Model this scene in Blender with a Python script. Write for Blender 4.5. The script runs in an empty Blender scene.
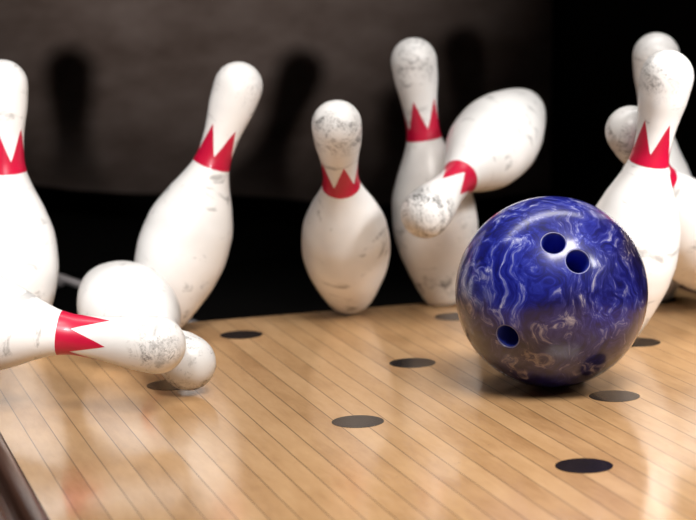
import bpy, bmesh, math, random
import numpy as np
from mathutils import Vector, Matrix
random.seed(4)
SC = bpy.context.scene
COL = SC.collection
IN = 0.0254
PI = math.pi

# ------------------------------------------------------------------ helpers
def link(o, parent=None):
    COL.objects.link(o)
    if parent is not None:
        o.parent = parent
    return o

def mesh_obj(name, bm, mat, parent=None, smooth=True, sharp=None):
    me = bpy.data.meshes.new(name)
    bmesh.ops.recalc_face_normals(bm, faces=bm.faces)
    bm.to_mesh(me); bm.free()
    me.materials.append(mat)
    if smooth:
        for p in me.polygons: p.use_smooth = True
        if sharp: me.set_sharp_from_angle(angle=math.radians(sharp))
    o = bpy.data.objects.new(name, me)
    return link(o, parent)

def tag(o, label=None, cat=None, group=None, kind=None):
    if label: o['label'] = label
    if cat: o['category'] = cat
    if group: o['group'] = group
    if kind: o['kind'] = kind
    return o

def box(bm, a, b):
    vs = [bm.verts.new((x, y, z)) for x in (a[0], b[0]) for y in (a[1], b[1]) for z in (a[2], b[2])]
    for f in ((0,1,3,2),(4,6,7,5),(0,4,5,1),(2,3,7,6),(0,2,6,4),(1,5,7,3)):
        bm.faces.new([vs[i] for i in f])

def lathe(bm, prof, n=64, cap0=True, cap1=True):
    """prof: list of (r, z)"""
    rings = []
    for r, z in prof:
        if r < 1e-6:
            rings.append([bm.verts.new((0, 0, z))])
        else:
            rings.append([bm.verts.new((r*math.cos(2*PI*i/n), r*math.sin(2*PI*i/n), z)) for i in range(n)])
    for a, b in zip(rings, rings[1:]):
        for i in range(n):
            j = (i+1) % n
            if len(a) == 1: bm.faces.new((a[0], b[i], b[j]))
            elif len(b) == 1: bm.faces.new((a[i], a[j], b[0]))
            else: bm.faces.new((a[i], a[j], b[j], b[i]))
    if cap0 and len(rings[0]) > 1: bm.faces.new(rings[0][::-1])
    if cap1 and len(rings[-1]) > 1: bm.faces.new(rings[-1])

def sweep_y(bm, prof, y0, y1, ny=1):
    """prof: closed list of (x, z) swept along y into a solid"""
    rows = []
    for k in range(ny+1):
        y = y0+(y1-y0)*k/ny
        rows.append([bm.verts.new((x, y, z)) for x, z in prof])
    n = len(prof)
    for a, b in zip(rows, rows[1:]):
        for i in range(n):
            j = (i+1) % n
            bm.faces.new((a[i], a[j], b[j], b[i]))
    bm.faces.new(rows[0]); bm.faces.new(rows[-1][::-1])

# ------------------------------------------------------------------ materials
class NT:
    def __init__(s, name):
        s.m = bpy.data.materials.new(name); s.m.use_nodes = True
        s.t = s.m.node_tree; s.b = s.t.nodes['Principled BSDF']
    def n(s, typ, **kw):
        nd = s.t.nodes.new(typ)
        ins = kw.pop('ins', {})
        for k, v in kw.items(): setattr(nd, k, v)
        for k, v in ins.items():
            if hasattr(v, 'links') or isinstance(v, bpy.types.NodeSocket): s.t.links.new(v, nd.inputs[k])
            else: nd.inputs[k].default_value = v
        return nd
    def link(s, a, b): s.t.links.new(a, b)
    def set(s, **kw):
        for k, v in kw.items():
            k = k.replace('_', ' ')
            if isinstance(v, bpy.types.NodeSocket): s.link(v, s.b.inputs[k])
            else: s.b.inputs[k].default_value = v
    def math(s, op, a, b=None, clamp=False):
        nd = s.t.nodes.new('ShaderNodeMath'); nd.operation = op; nd.use_clamp = clamp
        for i, v in enumerate((a, b)):
            if v is None: continue
            if isinstance(v, bpy.types.NodeSocket): s.link(v, nd.inputs[i])
            else: nd.inputs[i].default_value = v
        return nd.outputs[0]
    def ramp(s, fac, stops, interp='LINEAR'):
        nd = s.t.nodes.new('ShaderNodeValToRGB'); nd.color_ramp.interpolation = interp
        e = nd.color_ramp.elements
        while len(e) < len(stops): e.new(0.5)
        for el, (p, c) in zip(e, stops):
            el.position = p; el.color = c if len(c) == 4 else (*c, 1)
        s.link(fac, nd.inputs[0]); return nd.outputs[0]
    def mix(s, fac, a, b, blend='MIX'):
        nd = s.t.nodes.new('ShaderNodeMix'); nd.data_type = 'RGBA'; nd.blend_type = blend
        for i, v in ((0, fac), (6, a), (7, b)):
            if isinstance(v, bpy.types.NodeSocket): s.link(v, nd.inputs[i])
            else: nd.inputs[i].default_value = v if not isinstance(v, tuple) or len(v) == 4 else (*v, 1)
        return nd.outputs[2]

def simple(name, col, rough=0.5, metal=0.0, coat=0.0, spec=0.5):
    q = NT(name)
    q.set(Base_Color=(*col, 1), Roughness=rough, Metallic=metal, Coat_Weight=coat, Specular_IOR_Level=spec)
    return q.m

def pin_material():
    q = NT('pin_plastic')
    tc = q.n('ShaderNodeTexCoord'); oi = q.n('ShaderNodeObjectInfo')
    off = q.n('ShaderNodeVectorMath', operation='SCALE', ins={0: (7.3, 3.1, 9.7), 'Scale': oi.outputs['Random']})
    v = q.n('ShaderNodeVectorMath', operation='ADD', ins={0: tc.outputs['Object'], 1: off.outputs[0]}).outputs[0]
    xyz = q.n('ShaderNodeSeparateXYZ', ins={0: tc.outputs['Object']})
    z = xyz.outputs['Z']
    # scuffed ring round the head, where pins strike each other
    d = q.math('ABSOLUTE', q.math('SUBTRACT', z, 0.352))
    head = q.math('MULTIPLY', q.math('SUBTRACT', 1.0, q.math('DIVIDE', q.math('SUBTRACT', d, 0.014), 0.026), clamp=True), 0.85)
    n1 = q.n('ShaderNodeTexNoise', ins={'Vector': v, 'Scale': 28, 'Detail': 7, 'Roughness': 0.72, 'Distortion': 1.2}).outputs['Fac']
    n2 = q.n('ShaderNodeTexNoise', ins={'Vector': v, 'Scale': 130, 'Detail': 4, 'Roughness': 0.7, 'Distortion': 2.0}).outputs['Fac']
    m1 = q.ramp(n1, [(0.44, (0, 0, 0)), (0.66, (1, 1, 1))])
    m2 = q.ramp(n2, [(0.38, (0.06, 0.06, 0.06)), (0.66, (1, 1, 1))])
    hm = q.math('MULTIPLY', q.math('MULTIPLY', head, m1), m2)
    oc = q.n('ShaderNodeSeparateColor', ins={0: oi.outputs['Color']}).outputs[0]
    hm = q.math('MULTIPLY', q.math('MULTIPLY', hm, 2.0, clamp=True), oc)
    # sparse dents and rub marks over the belly
    mp = q.n('ShaderNodeMapping', ins={'Vector': v, 'Scale': (1, 1, 2.2)}).outputs[0]
    n3 = q.n('ShaderNodeTexNoise', ins={'Vector': mp, 'Scale': 20, 'Detail': 6, 'Roughness': 0.62, 'Distortion': 0.6}).outputs['Fac']
    m3 = q.math('MULTIPLY', q.ramp(n3, [(0.585, (0, 0, 0)), (0.68, (1, 1, 1))]), 0.62)
    n4 = q.n('ShaderNodeTexNoise', ins={'Vector': v, 'Scale': 9, 'Detail': 3}).outputs['Fac']
    m4 = q.math('MULTIPLY', q.ramp(n4, [(0.45, (0, 0, 0)), (0.8, (1, 1, 1))]), 0.32)
    # a black scuff ring just above the base
    db = q.math('ABSOLUTE', q.math('SUBTRACT', z, 0.035))
    low = q.math('SUBTRACT', 1.0, q.math('DIVIDE', db, 0.030), clamp=True)
    n5 = q.n('ShaderNodeTexNoise', ins={'Vector': v, 'Scale': 45, 'Detail': 4, 'Roughness': 0.6}).outputs['Fac']
    m5 = q.math('MULTIPLY', low, q.ramp(n5, [(0.56, (0, 0, 0)), (0.66, (1, 1, 1))]))
    dirt = q.math('MAXIMUM', q.math('MAXIMUM', hm, m3), q.math('MAXIMUM', m4, m5))
    dirt = q.math('MULTIPLY', dirt, 0.85)
    c = q.mix(dirt, (0.80, 0.785, 0.765), (0.10, 0.095, 0.09))
    q.set(Base_Color=c, Roughness=0.38, Coat_Weight=0.25, Coat_Roughness=0.15)
    bp = q.n('ShaderNodeBump', ins={'Strength': 0.08, 'Distance': 0.002, 'Height': n1})
    q.link(bp.outputs[0], q.b.inputs['Normal'])
    return q.m

BALL_SEED = 2.0  # picked so the dark swirl falls low, painting shade into the underside
def ball_material(name='ball_pearl'):
    q = NT(name)
    tc = q.n('ShaderNodeTexCoord'); P = tc.outputs['Object']
    w1 = q.n('ShaderNodeTexNoise', ins={'Vector': P, 'Scale': 9, 'Detail': 3, 'Roughness': 0.55}).outputs['Color']
    w = q.n('ShaderNodeVectorMath', operation='SUBTRACT', ins={0: w1, 1: (0.5, 0.5, 0.5)}).outputs[0]
    w = q.n('ShaderNodeVectorMath', operation='SCALE', ins={0: w, 'Scale': 0.16}).outputs[0]
    P2 = q.n('ShaderNodeVectorMath', operation='ADD', ins={0: P, 1: w}).outputs[0]
    mp = q.n('ShaderNodeMapping', ins={'Vector': P2, 'Scale': (1.0, 0.8, 0.30), 'Rotation': (0.3, 0.45, 0.2)}).outputs[0]
    s1 = q.n('ShaderNodeTexNoise', ins={'Vector': mp, 'Scale': 46, 'Detail': 6, 'Roughness': 0.66, 'Distortion': 0.9}).outputs['Fac']
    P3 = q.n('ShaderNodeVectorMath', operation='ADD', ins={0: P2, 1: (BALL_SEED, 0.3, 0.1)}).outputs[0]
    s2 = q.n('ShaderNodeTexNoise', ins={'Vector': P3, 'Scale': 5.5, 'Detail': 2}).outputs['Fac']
    mpf = q.n('ShaderNodeMapping', ins={'Vector': P2, 'Scale': (1.0, 0.7, 0.25), 'Rotation': (0.5, -0.35, 0.6), 'Location': (0.4, 0.1, 0.7)}).outputs[0]
    sf = q.n('ShaderNodeTexNoise', ins={'Vector': mpf, 'Scale': 120, 'Detail': 4, 'Roughness': 0.6, 'Distortion': 0.8}).outputs['Fac']
    s1 = q.math('ADD', q.math('MULTIPLY', s1, 0.66), q.math('MULTIPLY', sf, 0.36))
    base = q.ramp(s1, [(0.36, (0.004, 0.004, 0.045)), (0.475, (0.005, 0.008, 0.18)), (0.55, (0.018, 0.028, 0.31)), (0.62, (0.18, 0.20, 0.48)), (0.71, (0.72, 0.74, 0.88))])
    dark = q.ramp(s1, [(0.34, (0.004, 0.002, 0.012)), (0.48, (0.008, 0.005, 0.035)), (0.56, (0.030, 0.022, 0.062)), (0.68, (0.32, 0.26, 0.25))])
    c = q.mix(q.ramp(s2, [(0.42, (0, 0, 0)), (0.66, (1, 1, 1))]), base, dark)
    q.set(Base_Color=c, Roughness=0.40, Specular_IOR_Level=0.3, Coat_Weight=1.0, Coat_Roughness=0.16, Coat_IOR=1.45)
    return q.m

LANE_W = 1.0541
BW = LANE_W/39
def lane_material():
    q = NT('lane_maple')
    tc = q.n('ShaderNodeTexCoord'); P = tc.outputs['Object']
    xyz = q.n('ShaderNodeSeparateXYZ', ins={0: P})
    u = q.math('DIVIDE', q.math('ADD', xyz.outputs['X'], LANE_W/2), BW)
    idx = q.math('FLOOR', u); fr = q.math('FRACT', u)
    edge = q.math('MINIMUM', fr, q.math('SUBTRACT', 1.0, fr))
    seam = q.ramp(edge, [(0.012, (1, 1, 1)), (0.034, (0, 0, 0))])
    wn = q.n('ShaderNodeTexWhiteNoise', noise_dimensions='1D', ins={'W': idx}).outputs['Value']
    off = q.n('ShaderNodeCombineXYZ', ins={'X': q.math('MULTIPLY', wn, 5.0), 'Y': q.math('MULTIPLY', wn, 17.0)}).outputs[0]
    v = q.n('ShaderNodeVectorMath', operation='ADD', ins={0: P, 1: off}).outputs[0]
    mp = q.n('ShaderNodeMapping', ins={'Vector': v, 'Scale': (1, 0.16, 1)}).outputs[0]
    g = q.n('ShaderNodeTexNoise', ins={'Vector': mp, 'Scale': 140, 'Detail': 5, 'Roughness': 0.6, 'Distortion': 0.7}).outputs['Fac']
    mp2 = q.n('ShaderNodeMapping', ins={'Vector': v, 'Scale': (1, 0.3, 1)}).outputs[0]
    bl = q.n('ShaderNodeTexNoise', ins={'Vector': mp2, 'Scale': 22, 'Detail': 4, 'Roughness': 0.6}).outputs['Fac']
    fac = q.math('ADD', q.math('MULTIPLY', g, 0.25), q.math('MULTIPLY', bl, 0.60))
    fac = q.math('ADD', fac, q.math('MULTIPLY', q.math('SUBTRACT', wn, 0.5), 0.16))
    c = q.ramp(fac, [(0.22, (0.36, 0.195, 0.082)), (0.42, (0.50, 0.295, 0.138)), (0.62, (0.60, 0.375, 0.19))])
    sp = q.n('ShaderNodeTexNoise', ins={'Vector': P, 'Scale': 75, 'Detail': 3, 'Roughness': 0.6}).outputs['Fac']
    spm = q.math('MULTIPLY', q.ramp(sp, [(0.70, (0, 0, 0)), (0.76, (1, 1, 1))]), 0.6)
    c = q.mix(spm, c, (0.13, 0.07, 0.035))
    c = q.mix(q.math('MULTIPLY', seam, 0.75), c, (0.07, 0.04, 0.02))
    rn = q.n('ShaderNodeTexNoise', ins={'Vector': P, 'Scale': 6, 'Detail': 4}).outputs['Fac']
    q.set(Base_Color=c, Roughness=0.4, Specular_IOR_Level=0.15, Coat_Weight=1.0, Coat_IOR=1.45,
          Coat_Roughness=q.math('ADD', q.math('MULTIPLY', rn, 0.06), 0.10))
    return q.m

def curtain_material():
    q = NT('curtain_canvas')
    tc = q.n('ShaderNodeTexCoord'); P = tc.outputs['Object']
    mp = q.n('ShaderNodeMapping', ins={'Vector': P, 'Scale': (1, 1, 2)}).outputs[0]
    a = q.n('ShaderNodeTexNoise', ins={'Vector': mp, 'Scale': 7, 'Detail': 6, 'Roughness': 0.6}).outputs['Fac']
    b = q.n('ShaderNodeTexNoise', ins={'Vector': P, 'Scale': 300, 'Detail': 2}).outputs['Fac']
    c = q.ramp(a, [(0.3, (0.080, 0.056, 0.046)), (0.7, (0.15, 0.116, 0.102))])
    q.set(Base_Color=c, Roughness=0.85, Specular_IOR_Level=0.15)
    bp = q.n('ShaderNodeBump', ins={'Strength': 0.3, 'Distance': 0.004, 'Height': b})
    q.link(bp.outputs[0], q.b.inputs['Normal'])
    return q.m

def gutter_material():
    q = NT('gutter_brown')
    tc = q.n('ShaderNodeTexCoord'); P = tc.outputs['Object']
    mp = q.n('ShaderNodeMapping', ins={'Vector': P, 'Scale': (1, 0.04, 1)}).outputs[0]
    a = q.n('ShaderNodeTexNoise', ins={'Vector': mp, 'Scale': 90, 'Detail': 5, 'Roughness': 0.6}).outputs['Fac']
    c = q.ramp(a, [(0.3, (0.055, 0.022, 0.014)), (0.7, (0.15, 0.074, 0.052))])
    q.set(Base_Color=c, Roughness=0.28)
    return q.m

M_PIN = pin_material()
M_RED = simple('crown_red', (0.47, 0.004, 0.036), 0.36, coat=0.1)
M_BASE = simple('base_nylon', (0.62, 0.60, 0.56), 0.5)
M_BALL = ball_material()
M_HOLE = simple('hole_lining', (0.03, 0.05, 0.42), 0.35)
M_RIM = simple('hole_edge', (0.20, 0.21, 0.42), 0.35)
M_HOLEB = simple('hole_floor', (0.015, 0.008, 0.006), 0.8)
M_LANE = lane_material()
M_SPOT = simple('spot_inlay', (0.010, 0.008, 0.008), 0.16, spec=0.28)
M_CURT = curtain_material()
M_GUT = gutter_material()
M_BLACK = simple('pit_black', (0.006, 0.0055, 0.005), 0.9, spec=0.1)
M_STEEL = simple('pit_steel', (0.22, 0.20, 0.20), 0.55, metal=0.3)
M_TAIL = simple('tail_edge', (0.05, 0.03, 0.02), 0.6)

# ------------------------------------------------------------------ camera (solved from the pin spots)
f, cx, cy, cz, yaw, pit, roll = 2007.039464585576, -0.770594546850221, -1.7792527862980416, 0.522101727552698, 0.29103909510653625, 0.15942577837531802, -0.027347647018563962
FW = Vector((math.sin(yaw)*math.cos(pit), math.cos(yaw)*math.cos(pit), -math.sin(pit)))
R0 = Vector((math.cos(yaw), -math.sin(yaw), 0)); U0 = R0.cross(FW)
RT = R0*math.cos(roll)+U0*math.sin(roll); UP = -R0*math.sin(roll)+U0*math.cos(roll)
CAM = Vector((cx, cy, cz))
cam = bpy.data.cameras.new('camera'); cam_o = link(bpy.data.objects.new('camera', cam))
cam_o.matrix_world = Matrix(((RT.x, UP.x, -FW.x, CAM.x), (RT.y, UP.y, -FW.y, CAM.y), (RT.z, UP.z, -FW.z, CAM.z), (0, 0, 0, 1)))
cam.sensor_width = 36; cam.lens = f*36/696
cam.clip_start = 0.05
cam.dof.use_dof = True; cam.dof.focus_distance = 2.22; cam.dof.aperture_fstop = 5.0
SC.camera = cam_o
def ray(u, v): return (FW + RT*((u-348)/f) - UP*((v-260)/f)).normalized()

# ------------------------------------------------------------------ setting
DECK_END = 0.908
bm = bmesh.new(); box(bm, (-LANE_W/2, -1.6, -0.045), (LANE_W/2, DECK_END, 0))
floor = tag(mesh_obj('floor', bm, M_LANE, smooth=False), 'pale maple bowling lane of narrow boards with dark seams', kind='structure')
S = 0.3048; L = S*math.sqrt(3)/2
bm = bmesh.new(); lathe(bm, [(0, -0.0002), (0.0286, -0.0002), (0.0286, 0.0003), (0, 0.0003)], 64)
spot0 = mesh_obj('pin_spot', bm, M_SPOT, floor, smooth=False)
first = True
for r in range(4):
    for k in range(r+1):
        o = spot0 if first else link(spot0.copy(), floor)
        first = False
        o.location = ((k-r/2)*S, r*L, 0)

def gutter(sign, name, label):
    e = LANE_W/2
    pr = []
    # rounded capping beside the boards, then a shallow flat-bottomed channel
    for a, b in ((0.0002, -0.09), (0.0002, -0.0010), (0.001, -0.0004), (0.007, -0.0003), (0.013, -0.002), (0.018, -0.007), (0.020, -0.016), (0.022, -0.022), (0.027, -0.024), (0.031, -0.021), (0.035, -0.022), (0.038, -0.028)):
        pr.append((a, b))
    for i in range(17):
        t = i/16
        pr.append((0.040+0.19*t, -0.030-0.042*math.sin(PI*t)**0.8))
    pr += [(0.236, -0.018), (0.242, -0.018), (0.242, -0.09)]
    pts = [(sign*(e+a), b) for a, b in pr]
    bm = bmesh.new(); sweep_y(bm, pts, -1.6, DECK_END)
    return tag(mesh_obj(name, bm, M_GUT, sharp=40), label, kind='structure')
gutter(-1, 'trim_1', 'dark brown gutter with rounded capping along the left lane edge')
gutter(1, 'trim_2', 'dark brown gutter along the right lane edge')

bm = bmesh.new(); box(bm, (-LANE_W/2, DECK_END, -0.045), (LANE_W/2, DECK_END+0.012, -0.004))
tag(mesh_obj('trim_3', bm, M_TAIL, smooth=False), 'dark edge strip closing the back of the lane', kind='structure')
PITZ = -0.12
bm = bmesh.new(); box(bm, (-0.79, DECK_END+0.012, PITZ-0.02), (0.79, 2.16, PITZ))
tag(mesh_obj('pit_floor', bm, M_BLACK, smooth=False), 'black floor of the ball pit behind the lane', kind='structure')
bm = bmesh.new(); box(bm, (-0.81, 2.14, PITZ), (0.81, 2.16, 1.1))
tag(mesh_obj('wall_back', bm, M_BLACK, smooth=False), 'black rear wall of the pit', kind='structure')
for sgn, nm in ((-1, 'left'), (1, 'right')):
    bm = bmesh.new(); xs = sorted((sgn*0.7705, sgn*0.80)); box(bm, (xs[0], -0.12, -0.12), (xs[1], 2.14, 1.1))
    tag(mesh_obj('wall_'+nm, bm, M_BLACK, smooth=False), 'black side panel %s of the pins' % nm, kind='structure')

# heavy canvas curtain hanging across the pit, gently creased, with an uneven hem
def hem(x): return 0.095 - 0.085*max(0, min(1, (x+0.30)/0.62)) + 0.07*max(0, min(1, (-0.2-x)/0.5))*0.3 + 0.006*math.sin(9*x)
bm = bmesh.new(); NX, NZ = 90, 40
ROW = []
for side in (0, 1):
    g = []
    for i in range(NX+1):
        x = -0.765+1.525*i/NX; col = []
        for j in range(NZ+1):
            z = hem(x)+(0.98-hem(x))*j/NZ
            y = 1.90+0.010*math.sin(4.2*x+1.4*z)+0.004*math.sin(11*x-3*z)+0.006*math.sin(7*z+2*x)+side*0.012
            col.append(bm.verts.new((x, y, z)))
        g.append(col)
    ROW.append(g)
for i in range(NX):
    for j in range(NZ):
        for g in ROW: bm.faces.new((g[i][j], g[i+1][j], g[i+1][j+1], g[i][j+1]))
A, B = ROW
for i in range(NX):
    for j in (0, NZ): bm.faces.new((A[i][j], A[i+1][j], B[i+1][j], B[i][j]))
for j in range(NZ):
    for i in (0, NX): bm.faces.new((A[i][j], A[i][j+1], B[i][j+1], B[i][j]))
curtain = tag(mesh_obj('pit_curtain', bm, M_CURT, sharp=60), 'worn grey-brown canvas curtain hanging behind all the pins', 'curtain')
bm = bmesh.new(); box(bm, (-0.7695, 1.893, 0.97), (0.7695, 1.925, 1.01))
mesh_obj('curtain_rail', bm, M_STEEL, curtain, smooth=False)

# steel bar lying slantwise in the dark pit on the left
p0 = Vector((-0.7695, 1.28, 0.21)); p1 = Vector((-0.345, 1.25, 0.024)); p2 = Vector((-0.265, 1.24, -0.011)); p3 = Vector((-0.03, 1.22, -0.105))
def rod(a, b, prof, name, parent):
    d = b-a; q = d.to_track_quat('Z', 'Y').to_matrix().to_4x4(); q.translation = a
    bm = bmesh.new(); lathe(bm, [(r, t*d.length) for r, t in prof], 24); bm.transform(q)
    return mesh_obj(name, bm, M_STEEL, parent, sharp=35)
bar = rod(p0, p3, [(0.006, 0.0), (0.0065, 0.01), (0.0065, 0.985), (0.005, 1.0)], 'steel_bar', None)
tag(bar, 'dull steel bar glimpsed in the dark pit between the far left pin and fallen pin', 'bar')
dv = (p3-p0).normalized()
rod(p1, p1+dv*0.030, [(0.006, 0), (0.010, 0.15), (0.011, 0.5), (0.010, 0.85), (0.006, 1)], 'collar', bar)
rod(p2-dv*0.028, p2+dv*0.02, [(0.006, 0), (0.009, 0.2), (0.009, 0.9), (0.006, 1)], 'collar', bar)

# ------------------------------------------------------------------ bowling pins
PH = [0.0, .75, 2.25, 3.375, 4.5, 5.875, 7.25, 8.625, 9.375, 10, 10.875, 11.75, 12.625, 13.5]
PD = [2.03, 2.828, 3.906, 4.51, 4.766, 4.563, 3.703, 2.472, 1.965, 1.797, 1.87, 2.094, 2.406, 2.547]
def pchip(xs, ys):
    h = np.diff(xs); d = np.diff(ys)/h
    m = np.zeros(len(xs)); m[0] = d[0]*1.15; m[-1] = 0.17
    for i in range(1, len(xs)-1):
        if d[i-1]*d[i] <= 0: m[i] = 0
        else:
            w1 = 2*h[i]+h[i-1]; w2 = h[i]+2*h[i-1]; m[i] = (w1+w2)/(w1/d[i-1]+w2/d[i])
    def fn(x):
        i = min(max(int(np.searchsorted(xs, x)-1), 0), len(xs)-2); t = (x-xs[i])/h[i]
        return ((1+2*t)*(1-t)**2*ys[i]+t*(1-t)**2*h[i]*m[i]+t*t*(3-2*t)*ys[i+1]+t*t*(t-1)*h[i]*m[i+1])
    return fn
_pf = pchip(np.array(PH), np.array(PD))
def pin_r(s):
    if s > 13.5: return math.sqrt(max(0.0, 1.2735**2-(s-13.7265)**2))*IN if s > 13.7265 else (1.2735-(13.7265-s)**2*0.0)*IN
    return _pf(s)/2*IN
prof = [(0, 0.06*IN), (0.98*IN, 0.06*IN), (1.055*IN, 0.10*IN)]
for i in range(1, 76):
    s = 0.10+i*(13.5-0.10)/75; prof.append((pin_r(s), s*IN))
prof[3] = (pin_r(prof[3][1]/IN), prof[3][1])
for i in range(0, 15):
    a = (i/14)*PI/2
    prof.append((1.2735*math.cos(a)*IN if i < 14 else 0, (13.7265+1.2735*math.sin(a))*IN))
def make_pin():
    bm = bmesh.new(); lathe(bm, prof, 96)
    body = mesh_obj('bowling_pin', bm, M_PIN)
    # red neck band with five tall points
    bm = bmesh.new(); NT_, SEG = 5, 32; n = NT_*SEG; NR = 9; cols = []
    for i in range(n):
        th = 2*PI*i/n; t = (i % SEG)/SEG; tri = abs(2*t-1)          # 1 at the tip
        top = 9.98+1.62*tri**1.12
        cols.append([bm.verts.new(((pin_r(s)+.0003)*math.cos(th), (pin_r(s)+.0003)*math.sin(th), s*IN)) for s in [9.36+(top-9.36)*j/NR for j in range(NR+1)]])
    for i in range(n):
        a, b = cols[i], cols[(i+1) % n]
        for j in range(NR): bm.faces.new((a[j], b[j], b[j+1], a[j+1]))
    mesh_obj('neck_crown', bm, M_RED, body)
    bm = bmesh.new()
    lathe(bm, [(0, 0), (0.95*IN, 0), (1.0*IN, 0.025*IN), (1.012*IN, 0.085*IN), (0.9*IN, 0.09*IN), (0, 0.09*IN)], 64)
    mesh_obj('base_ring', bm, M_BASE, body, sharp=40)
    return body
pin0 = make_pin()
def copy_pin(src):
    r = src.copy(); link(r)
    for ch in list(src.children):
        c = ch.copy(); link(c, r)
    return r
PINS = [  # base, axis, angle of a crown point from the viewer's side, label
 ((-0.4508, 0.8122, 0.0026), (-0.0092, -0.0987, 0.9951), -21, 'upright white pin at the far left frame edge, behind the pin flying in sideways'),
 ((-0.2577, 0.8455, 0.0091), (0.3172, -0.1858, 0.93), -36, 'white pin leaning to the right behind the fallen scuffed pin, left half of picture'),
 ((0.0297, 0.888, 0.0155), (-0.2118, -0.5971, 0.7737), 11, 'foreshortened white pin tipping toward the viewer, alone in the middle at the lane end'),
 ((0.1737, 0.892, 0.0029), (-0.1175, -0.0073, 0.993), -18, 'upright greyish pin standing behind the tumbling pin, left of the blue ball'),
 ((0.309, 0.9059, 0.2758), (-0.6793, -0.6591, -0.3227), 36, 'white pin tumbling through the air above the blue ball, scuffed head lowest'),
 ((0.2744, 0.5424, 0.0064), (0.1171, -0.2282, 0.9665), -36, 'large bright white pin directly behind the right side of the blue ball'),
 ((0.4595, 0.8018, 0.0036), (-0.0544, -0.1302, 0.99), 36, 'upright white pin almost hidden, its head peeking over the large pin by the ball'),
 ((0.5030, 0.7103, 0.0410), (-0.5757, -0.4861, 0.6575), 16, 'white pin tilted left at right frame edge, head just left of a red neck'),
 ((-0.3337, 0.8188, 0.0744), (0.1154, -0.9874, -0.1086), 0, 'fallen pin lying on the lane with scuffed round belly and head toward viewer'),
 ((-0.6648, 0.5267, 0.1238), (0.9183, -0.372, -0.1352), 21, 'knocked over white pin flying in sideways from left frame edge, red crown pointing right'),
]
SCUFF = [0.15, 0.4, 1.1, 1.0, 1.6, 0.8, 0.3, 1.0, 1.1, 0.9]      # how worn each pin is
for i, (b, ax, al, lab) in enumerate(PINS):
    o = pin0 if i == 0 else copy_pin(pin0)
    Z = Vector(ax).normalized(); base = Vector(b)
    tow = (CAM-(base+Z*0.24)).normalized(); e1 = (tow-Z*tow.dot(Z)).normalized(); e2 = Z.cross(e1)
    a = math.radians(al); X = e1*math.cos(a)+e2*math.sin(a); Y = Z.cross(X)
    o.matrix_world = Matrix(((X.x, Y.x, Z.x, base.x), (X.y, Y.y, Z.y, base.y), (X.z, Y.z, Z.z, base.z), (0, 0, 0, 1)))
    o.color = (SCUFF[i], SCUFF[i], SCUFF[i], 1)
    tag(o, lab, 'bowling pin', 'bowling pins')

# ------------------------------------------------------------------ bowling ball
RB = 0.1108
BC = Vector((0.1086, 0.3409, RB+0.0003))
def on_ball(u, v):
    d = ray(u, v); oc = CAM-BC; b = oc.dot(d); c = oc.dot(oc)-RB*RB
    return (CAM+d*(-b-math.sqrt(b*b-c))-BC).normalized()
HOLES = [('finger_hole', on_ball(553.5, 242.5), 0.0128), ('finger_hole', on_ball(578, 261), 0.0128), ('thumb_hole', on_ball(507, 337), 0.0130)]
bm = bmesh.new(); bmesh.ops.create_uvsphere(bm, u_segments=160, v_segments=80, radius=RB)
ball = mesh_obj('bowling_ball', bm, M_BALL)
ball.location = BC
cut_list = []
for nm, d, r in HOLES:
    bm = bmesh.new(); rr = r+0.0008
    lathe(bm, [(rr, RB-0.062), (rr, RB-0.0030), (rr+0.0010, RB-0.0016), (rr+0.0045, RB+0.004)], 64)
    bm.transform(d.to_track_quat('Z', 'Y').to_matrix().to_4x4())
    c = mesh_obj('cutter', bm, M_BALL); c.location = BC; cut_list.append(c)
    md = ball.modifiers.new('drill', 'BOOLEAN'); md.operation = 'DIFFERENCE'; md.object = c; md.solver = 'EXACT'
bpy.context.view_layer.update()
dg = bpy.context.evaluated_depsgraph_get()
me = bpy.data.meshes.new_from_object(ball.evaluated_get(dg))
ball.modifiers.clear(); old = ball.data; ball.data = me; me.name = 'bowling_ball'; bpy.data.meshes.remove(old)
for c in cut_list: bpy.data.objects.remove(c)
for p in me.polygons: p.use_smooth = True
nrm = []
for p in me.polygons:
    cdir = p.center.normalized()
    radial = all(abs(me.vertices[v].co.length-RB) < 2e-4 for v in p.vertices)
    for v in p.vertices:
        nrm.append(tuple(me.vertices[v].co.normalized()) if radial else tuple(p.normal))
me.normals_split_custom_set(nrm)
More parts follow.
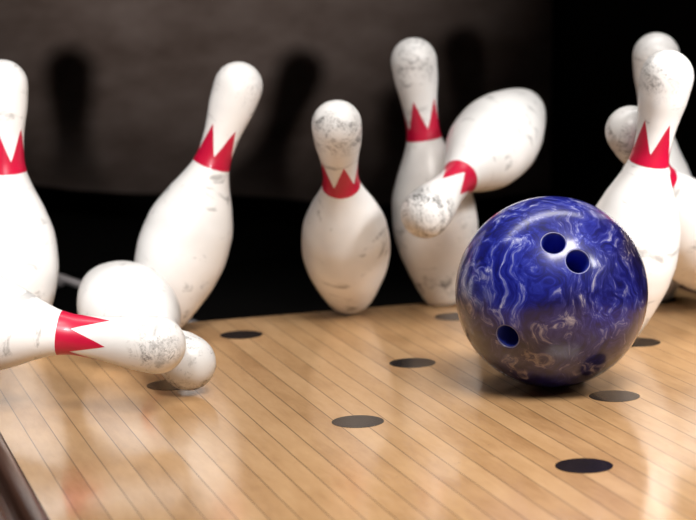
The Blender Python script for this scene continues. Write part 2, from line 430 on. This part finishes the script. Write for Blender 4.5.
for nm, d, r in HOLES:
    bm = bmesh.new()
    lathe(bm, [(r+0.0006, RB-0.061), (r+0.0006, RB-0.0034), (r+0.0002, RB-0.0030), (r, RB-0.0038), (r, RB-0.058)], 48, cap0=False, cap1=False)
    bm.transform(d.to_track_quat('Z', 'Y').to_matrix().to_4x4())
    h = mesh_obj(nm, bm, M_HOLE, ball, sharp=50)
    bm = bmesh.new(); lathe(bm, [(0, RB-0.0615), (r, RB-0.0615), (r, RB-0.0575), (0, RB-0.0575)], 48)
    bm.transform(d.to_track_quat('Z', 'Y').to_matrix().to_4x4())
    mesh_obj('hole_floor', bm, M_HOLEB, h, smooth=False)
    bm = bmesh.new()
    lathe(bm, [(r+0.0013+0.0007*math.cos(2*PI*k/10), RB-0.0021+0.0007*math.sin(2*PI*k/10)) for k in range(11)], 64, cap0=False, cap1=False)
    bm.transform(d.to_track_quat('Z', 'Y').to_matrix().to_4x4())
    mesh_obj('hole_rim', bm, M_RIM, h)
tag(ball, 'glossy marbled blue bowling ball with three drilled holes rolling on the lane', 'bowling ball')

# ------------------------------------------------------------------ light
def aim(o, loc, tgt):
    o.location = loc; o.rotation_euler = (Vector(tgt)-Vector(loc)).to_track_quat('-Z', 'Y').to_euler()
def area(name, loc, tgt, sx, sy, power, col):
    l = bpy.data.lights.new(name, 'AREA'); l.shape = 'RECTANGLE'; l.size = sx; l.size_y = sy; l.energy = power; l.color = col
    o = link(bpy.data.objects.new(name, l)); aim(o, loc, tgt); return o
def spread(o, deg): o.data.spread = math.radians(deg)
o = area('pin_light', (0.15, 0.72, 1.10), (0.15, 0.62, 0.0), 1.7, 0.15, 2.5, (1.0, 0.97, 0.95)); spread(o, 92)
o = area('lane_fill_light', (0.10, -0.45, 1.4), (0.08, -0.03, 0.0), 0.9, 0.5, 11.0, (1.0, 0.95, 0.90)); spread(o, 85)  # unseen fill added to brighten the front lane, spread narrowed for the ball
o = area('side_light_left', (-0.74, -0.45, 0.80), (-0.46, 0.72, 0.10), 0.25, 0.25, 1.0, (1.0, 0.98, 0.97)); spread(o, 30)
o = area('side_light_right', (0.80, -0.35, 0.85), (0.34, 0.60, 0.14), 0.3, 0.3, 1.4, (1.0, 0.98, 0.97)); spread(o, 34)
sp = bpy.data.lights.new('spot_light', 'SPOT'); sp.energy = 360; sp.spot_size = math.radians(21); sp.spot_blend = 1.0; sp.shadow_soft_size = 0.05; sp.color = (1, 0.95, 0.92)
so = link(bpy.data.objects.new('spot_light', sp)); aim(so, (-1.05, -1.78, 0.48), (0.06, 1.9, 0.66))
w = bpy.data.worlds.new('world'); SC.world = w; w.use_nodes = True
w.node_tree.nodes['Background'].inputs[0].default_value = (0.9, 0.93, 1.0, 1); w.node_tree.nodes['Background'].inputs[1].default_value = 0.015

SC.view_settings.view_transform = 'Standard'; SC.view_settings.look = 'None'
SC.view_settings.exposure = 0.0; SC.view_settings.gamma = 1.0; SC.view_settings.use_curve_mapping = False
